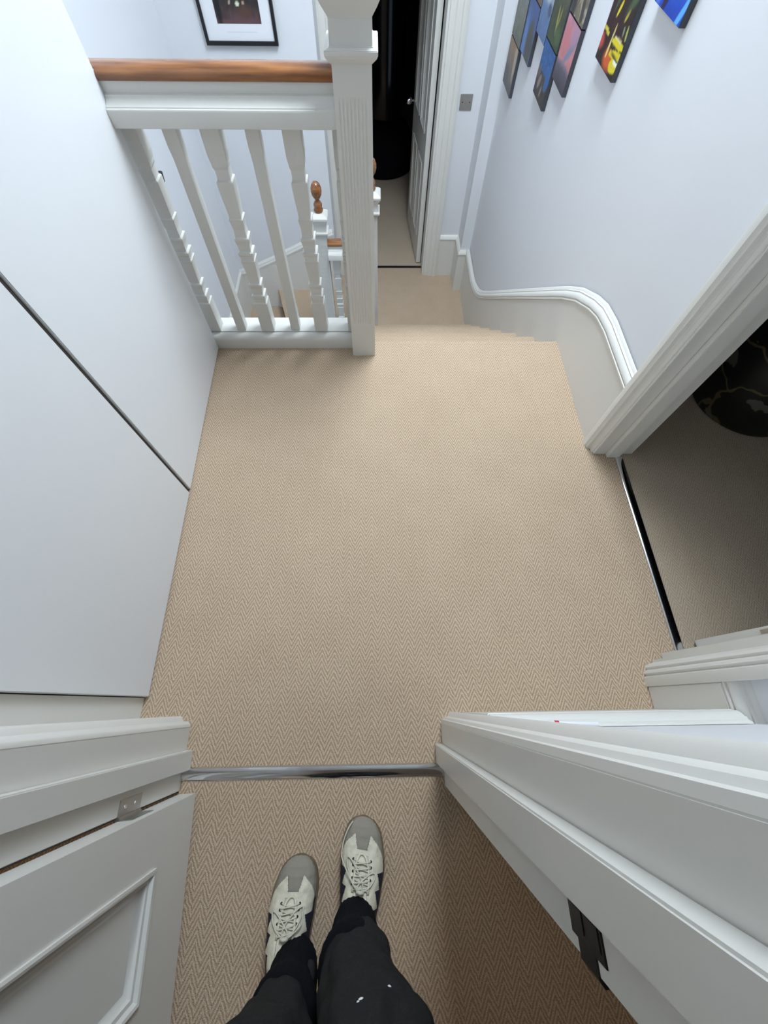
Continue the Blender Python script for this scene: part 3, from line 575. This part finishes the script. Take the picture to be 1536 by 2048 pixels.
# framed print on the stairwell end wall
e = tag(empty('framed_print', (-0.80, 3.67, 0.312)), 'dark print in a white mount and black frame on the stairwell wall', 'picture')
px0, px1, pz0, pz1 = -1.018, -0.583, 0.306, 0.90; fw = 0.018; py = 3.67
fr = MB().box(px0, px1, py - 0.022, py - 0.0004, pz0, pz0 + fw).box(px0, px1, py - 0.022, py - 0.0004, pz1 - fw, pz1).box(px0, px0 + fw, py - 0.022, py - 0.0004, pz0 + fw, pz1 - fw).box(px1 - fw, px1, py - 0.022, py - 0.0004, pz0 + fw, pz1 - fw)
keep(fr.build('frame', M['black']), e)
keep(MB().box(px0 + fw, px1 - fw, py - 0.012, py - 0.0005, pz0 + fw, pz1 - fw).build('mount', M['mount']), e)
fn = painter([(0, rgb(84, 62, 66)), (.12, rgb(66, 52, 50)), (.2, rgb(46, 42, 42)), (.5, rgb(38, 36, 36)), (1, rgb(30, 28, 30))], [(.53, .185, .045, .022, 0, rgb(220, 226, 196), .5), (.36, .20, .03, .016, .6, rgb(176, 160, 144), .6), (.66, .195, .03, .014, 0, rgb(186, 150, 130), .6), (.66, .11, .13, .05, 0, rgb(84, 58, 46), 1.2), (.5, .02, .6, .025, 0, rgb(96, 66, 72), .8), (.08, .3, .06, .4, 0, rgb(20, 20, 24), .6)], .5, 9, 12)
painted('print', e, fn, -0.925, -0.665, 0.392, 0.80, py - 0.0126, plane='y')
keep(MB().box(-0.88, -0.70, py - 0.0123, py - 0.0121, 0.357, 0.361).build('caption_line', mat('faint_grey_caption', (0.70, 0.71, 0.75), 0.8)), e)

# wall hook glimpsed beside the wardrobe edge
e = tag(empty('wall_hook', (-1.27, 2.62, 0.10)), 'black metal wall hook glimpsed behind the first baluster', 'hook')
keep(MB().box(-1.27, -1.258, 2.59, 2.65, 0.02, 0.20).build('backplate', M['black'], bevel=0.004), e)
keep(MB().tube([(-1.26, 2.62, 0.16), (-1.21, 2.62, 0.16), (-1.18, 2.62, 0.19)], 0.010, 8).build('peg', M['black'], smooth=True), e)
keep(MB().tube([(-1.26, 2.62, 0.06), (-1.20, 2.62, 0.05), (-1.17, 2.62, 0.08), (-1.165, 2.62, 0.12)], 0.013, 8).build('peg', M['black'], smooth=True), e)

# pen on the skirting
e = tag(empty('marker_pen', (0.40, -0.040, 0.335)), 'white pen with a red ring lying on the skirting top', 'pen')
pz = SK + 0.052 + 0.0052
pa, pb = Vector((0.345, -0.0405, pz)), Vector((0.465, -0.0445, pz)); d = (pb - pa)
keep(MB().tube([pa + d * .30, pb], 0.005, 12).build('barrel', M['pen'], smooth=True), e)
keep(MB().tube([pa, pa + d * .18, pa + d * .22], [0.0012, 0.0045, 0.005], 12).build('tip', M['pen'], smooth=True), e)
keep(MB().tube([pa + d * .22, pa + d * .30], 0.0052, 12).build('ring', M['red'], smooth=True), e)

# dark things in the two unlit rooms
tb = tag(empty('drum_stool', (1.53, 1.14, 0)), 'black drum stool with pale veined pattern in the side room', 'stool')
keep(MB().lathe([(0.185, 0.0), (0.205, 0.006), (0.215, 0.03), (0.222, 0.20), (0.215, 0.37), (0.205, 0.395)], (1.53, 1.14, 0), 48).build('body', M['marble'], smooth=True), tb)
keep(MB().lathe([(0.205, 0.395), (0.208, 0.405), (0.20, 0.418), (0.10, 0.424), (0.001, 0.425)], (1.53, 1.14, 0), 48).build('top', M['marble'], smooth=True), tb)
tb = tag(empty('tall_cylinder', (0.10, 5.95, LZ)), 'tall glossy black cylinder with rounded foot in the room beyond the lower landing', 'cylinder')
keep(MB().lathe([(0.32, 0.0), (0.35, 0.012), (0.365, 0.04), (0.365, 0.12), (0.34, 0.30), (0.24, 0.42), (0.20, 0.46)], (0.10, 5.95, LZ), 48).build('foot', M['cuff'], smooth='all'), tb)
keep(MB().lathe([(0.195, 0.46), (0.21, 0.50), (0.22, 0.8), (0.22, 1.7), (0.20, 1.85), (0.10, 1.93), (0.001, 1.95)], (0.10, 5.95, LZ), 48).build('body', M['blackgloss'], smooth='all'), tb)

# ================================================================== PERSON (legs and shoes)
per = tag(empty('person', (-0.12, -0.5, 0)), 'person in black trousers and worn white, grey and navy trainers standing on the carpet', 'person')
def shoe(toe, heel_dir, mirror):
    """toe: xy of the toe tip; heel_dir: unit vector from toe to heel; mirror=+1 right foot, -1 left foot"""
    e = empty('shoe', (toe[0], toe[1], 0)); e.parent = per; e.matrix_parent_inverse = Matrix.Translation(per.location).inverted()
    L = 0.288; hd = Vector((heel_dir[0], heel_dir[1], 0)).normalized(); sd = Vector((-hd.y, hd.x, 0))   # sd: to viewer's right when heel is toward viewer
    if sd.x < 0: sd = -sd
    T = Vector((toe[0], toe[1], 0))
    def interp(tab, s):
        for (a, va), (b, vb) in zip(tab, tab[1:]):
            if s <= b:
                t = (s - a) / (b - a); t = t * t * (3 - 2 * t) * 0.5 + t * 0.5; return va + (vb - va) * t
        return tab[-1][1]
    W = [(0, 0.004), (0.006, 0.0125), (0.02, 0.0225), (0.045, 0.0320), (0.08, 0.0395), (0.114, 0.0442), (0.18, 0.0495), (0.25, 0.0522), (0.35, 0.0525), (0.5, 0.048), (0.65, 0.042), (0.85, 0.038), (0.94, 0.031), (0.98, 0.018), (1, 0.004)]
    Hh = [(0, 0.018), (0.02, 0.030), (0.06, 0.042), (0.12, 0.050), (0.2, 0.057), (0.3, 0.068), (0.42, 0.084), (0.52, 0.096), (0.6, 0.102), (0.75, 0.098), (0.9, 0.088), (1, 0.060)]
    C = [(0, 0.012), (0.15, 0.008), (0.35, 0.0), (0.6, -0.004), (1, 0.0)]      # centre-line bend toward inner side
    inner = -mirror
    def P(s, v, off=0.0):
        w_ = interp(W, s) ; h = interp(Hh, s); c = interp(C, s) * inner
        a = v * math.pi / 2; sx = math.copysign(abs(math.sin(a)) ** 0.85, v); cz = max(0.0, math.cos(a)) ** 0.75
        q = T + hd * (s * L) + sd * (c + (w_ + off) * sx) + Vector((0, 0, 0.014 + (h - 0.014 + off) * cz))
        return q
    def region(s, v):
        a = abs(v)
        if s > 0.235 and a < 0.15 + 0.10 * max(0, s - 0.3): return 'tongue'
        if s < 0.105: return 'toe_cap'
        if s < 0.33:
            a_in = max(0.125, 0.23 - (s - 0.105) / 0.085 * 0.105); a_out = 0.25 + 0.50 * math.sin(min(1, (s - 0.105) / 0.17) * math.pi / 2)
            if s > 0.20 and a < a_in: return 'overlay'
            if a_in < a < a_out: return 'overlay'
            return 'toe_cap' if s < 0.27 else 'side_panel'
        z = ((s - 0.33) * 9.5) % 1.0
        lim = (0.43 + 0.20 * z) if s < 0.55 else 0.46
        return 'overlay' if a < lim else 'side_panel'
    nu, nv = 150, 96; acc = {k: MB() for k in ('toe_cap', 'overlay', 'side_panel', 'tongue')}
    offs = {'toe_cap': 0.0, 'overlay': 0.0016, 'side_panel': 0.0004, 'tongue': 0.0002}; idx = {k: {} for k in acc}
    for i in range(nu):
        for j in range(nv):
            s0, s1 = i / nu, (i + 1) / nu; v0, v1 = -1 + 2 * j / nv, -1 + 2 * (j + 1) / nv
            r = region((s0 + s1) / 2, (v0 + v1) / 2); mb = acc[r]; ids = []
            for (ii, jj) in ((i, j), (i + 1, j), (i + 1, j + 1), (i, j + 1)):
                if (ii, jj) not in idx[r]:
                    idx[r][(ii, jj)] = len(mb.v); 
                    wr = 0.0012 * noise.noise(Vector((ii * 0.12, jj * 0.12, 3 * mirror)))
                    mb.v.append(tuple(P(ii / nu, -1 + 2 * jj / nv, offs[r] + wr)))
                ids.append(idx[r][(ii, jj)])
            mb.f.append(tuple(ids))
    def part(name, mb, m, **k):
        o = mb.build(name, M[m], **k); o.parent = e; o.matrix_parent_inverse = Matrix.Translation(e.location).inverted(); return o
    part('toe_cap', acc['toe_cap'], 'suede', smooth='all'); part('overlay', acc['overlay'], 'leather', smooth='all')
    part('side_panel', acc['side_panel'], 'navy', smooth='all'); part('tongue', acc['tongue'], 'leather', smooth='all')
    # sole
    n = 40; ring = [T + hd * (k / n * L) * 1.0 + sd * (interp(C, k / n) * inner + interp(W, k / n) * 1.03 + 0.0012) for k in range(n + 1)] + [T + hd * (k / n * L) + sd * (interp(C, k / n) * inner - interp(W, k / n) * 1.03 - 0.0012) for k in range(n, -1, -1)]
    part('sole', MB().loft([[(p.x, p.y, z) for p in ring] for z in (0.0005, 0.008, 0.0175)]), 'rubber', smooth=True)
    # lace stay rim round the top of the throat
    rim = []
    for k in range(25):
        a = -math.pi / 2 + math.pi * k / 24
        rim.append(P(0.45 - (0.225 * math.cos(a)), 0.185 * math.sin(a), 0.0022))
    part('lace_stay', MB().tube(rim, 0.0028, 8), 'leather', smooth='all')
    # laces
    lc = MB()
    for k in range(5):
        s0 = 0.262 + k * 0.036
        for sg in (-1, 1):
            pts = [P(s0 + 0.030 * t, sg * (0.20 - 0.40 * t), 0.0025 + 0.002 * math.sin(math.pi * t) + (0.0012 if sg > 0 else 0)) for t in [q / 8 for q in range(9)]]
            lc.tube(pts, 0.0016, 6)
    part('lace', lc, 'lace', smooth='all')
    loop = MB(); kz = P(0.435, 0.0, 0.010)
    for sg, ln, sw in ((-1, 0.052, 0.026), (1, 0.045, 0.02)):
        pts = []
        for q in range(17):
            t = q / 16 * 2 * math.pi
            along = (1 - math.cos(t)) / 2 * ln; side = math.sin(t) * 0.010 + sg * sw * (1 - math.cos(t)) / 2
            s = 0.435 - along / L * (1 if sg * mirror < 0 else 0.7); pq = P(s, 0.0, 0.0) + sd * side
            vv = max(-0.95, min(0.95, side / 0.05)); pts.append(P(s, vv * 0.7, 0.005))
        loop.tube(pts, 0.0018, 6)
    loop.tube([kz + sd * -0.008, kz + Vector((0, 0, 0.004)), kz + sd * 0.008], 0.0036, 8)
    for sg, a, b in ((mirror * -1, 0.25, 0.06),):
        pts = [P(0.435 - t * (0.40 if mirror > 0 else 0.16), sg * (0.05 + (0.46 if mirror > 0 else 0.25) * min(1, t * 2.4)), 0.009 + 0.006 * math.sin(t * math.pi)) for t in [q / 14 for q in range(15)]]
        loop.tube(pts, 0.0016, 6)
    part('lace_bow', loop, 'lace', smooth='all')
    for k in range(5):
        for sg in (-1, 1):
            part('eyelet', MB().lathe([(0.0026, -0.001), (0.0026, 0.0012), (0.0005, 0.0014)], P(0.262 + k * 0.036, sg * 0.215, 0.0022), 8), 'darkmetal', smooth=True)
    return e
shoe((-0.2120, -0.338), (-0.01, -1), -1)
shoe((-0.0290, -0.264), (-0.16, -1), 1)

# trousers : one continuous surface, legs to waist
def leg_rings(cl, seg=40, seed=0):
    rings = []
    n = 60
    for i in range(n + 1):
        t = i / n * (len(cl) - 1); k = min(int(t), len(cl) - 2); f = t - k; f = f * f * (3 - 2 * f) * .4 + f * .6
        q = [a + (b - a) * f for a, b in zip(cl[k], cl[k + 1])]
        r = []
        for j in range(seg):
            a = 2 * math.pi * j / seg
            wv = 0.016 * noise.noise(Vector((math.cos(a) * 1.5 + seed, math.sin(a) * 1.5, q[2] * 14))) + 0.008 * noise.noise(Vector((math.cos(a) * 3 + seed, math.sin(a) * 3 + 4, q[2] * 30))) + 0.010 * abs(math.sin(q[2] * 27 + 1.2 * math.sin(a + seed) + seed)) ** 0.6 * max(0, 1 - abs(q[2] - 0.22) / 0.26) - 0.005
            r.append((q[0] + (q[3] + wv) * math.cos(a), q[1] + (q[4] + wv) * math.sin(a), q[2]))
        rings.append(r)
    return rings
# centreline: x, y, z, rx, ry
right = [(-0.060, -0.454, 0.118, 0.044, 0.050), (-0.059, -0.462, 0.155, 0.052, 0.058), (-0.050, -0.478, 0.20, 0.066, 0.074), (-0.030, -0.488, 0.28, 0.080, 0.080), (-0.010, -0.488, 0.38, 0.094, 0.088), (-0.015, -0.488, 0.47, 0.086, 0.086), (-0.015, -0.50, 0.60, 0.086, 0.09), (-0.02, -0.53, 0.78, 0.092, 0.10), (-0.03, -0.55, 0.86, 0.095, 0.11)]
left = [(-0.188, -0.522, 0.112, 0.044, 0.050), (-0.187, -0.530, 0.150, 0.050, 0.056), (-0.190, -0.543, 0.20, 0.058, 0.064), (-0.200, -0.553, 0.28, 0.078, 0.078), (-0.212, -0.545, 0.38, 0.092, 0.090), (-0.210, -0.548, 0.47, 0.085, 0.085), (-0.205, -0.55, 0.60, 0.086, 0.09), (-0.20, -0.555, 0.78, 0.092, 0.10), (-0.19, -0.56, 0.86, 0.095, 0.11)]
hips = [(-0.11, -0.555, 0.80, 0.15, 0.10), (-0.11, -0.56, 0.86, 0.175, 0.115), (-0.11, -0.56, 0.94, 0.170, 0.115), (-0.11, -0.555, 1.03, 0.150, 0.10)]
tr = MB().loft(leg_rings(right, seed=1.3)).loft(leg_rings(left, seed=5.1)).loft(leg_rings(hips, seed=2))
to = tr.build('trousers', M['trouser'], smooth='all')
rm = to.modifiers.new('remesh', 'REMESH'); rm.mode = 'VOXEL'; rm.voxel_size = 0.0065; rm.use_smooth_shade = True
sm = to.modifiers.new('smooth', 'SMOOTH'); sm.iterations = 2; sm.factor = 0.5
keep(to, per)
for cx, cy, z0, rx, ry, sx_, sy_ in ((-0.058, -0.450, 0.070, 0.045, 0.055, 0.064, 0.068), (-0.188, -0.518, 0.066, 0.046, 0.053, 0.064, 0.070)):
    rings = []
    for k in range(17):
        t = k / 16; wob = 0.006 * math.sin(t * 9.0) * t; a_, b_ = rx + (sx_ - rx) * t + wob, ry + (sy_ - ry) * t + wob
        rings.append([(cx + (a_ + 0.0006 * math.cos(26 * q * 2 * math.pi / 104)) * math.cos(2 * math.pi * q / 104), cy + (b_ + 0.0006 * math.cos(26 * q * 2 * math.pi / 104)) * math.sin(2 * math.pi * q / 104) - 0.022 * t, z0 + 0.135 * t) for q in range(104)])
    keep(MB().loft(rings).build('cuff', M['cuff'], smooth='all'), per)

# white paint flecks on the right trouser leg
bpy.context.view_layer.update(); dg = bpy.context.evaluated_depsgraph_get(); te = to.evaluated_get(dg); Rm = cam.matrix_world.to_3x3()
for px_, py_, r_ in ((722, 1997, 0.0042), (779, 1972, 0.0032), (716, 2003, 0.0025)):
    d_ = Rm @ Vector(((px_ - 768) / 803.19, -(py_ - 1024) / 803.19, -1)); inv = to.matrix_world.inverted()
    hit, loc, nor, _ = te.ray_cast(inv @ Vector((0, 0, CAM_H)), inv.to_3x3() @ d_)
    if hit:
        q = nor.to_track_quat('Z', 'Y').to_matrix().to_4x4(); f = MB().lathe([(r_ * 0.8, -0.002), (r_, 0.0), (r_ * 0.5, 0.001)], (0, 0, 0), 7)
        o = f.xf(Matrix.Translation(to.matrix_world @ loc) @ q @ Matrix.Diagonal((1, 0.6, 1, 1))).build('paint_fleck', M['fleck']); keep(o, per)
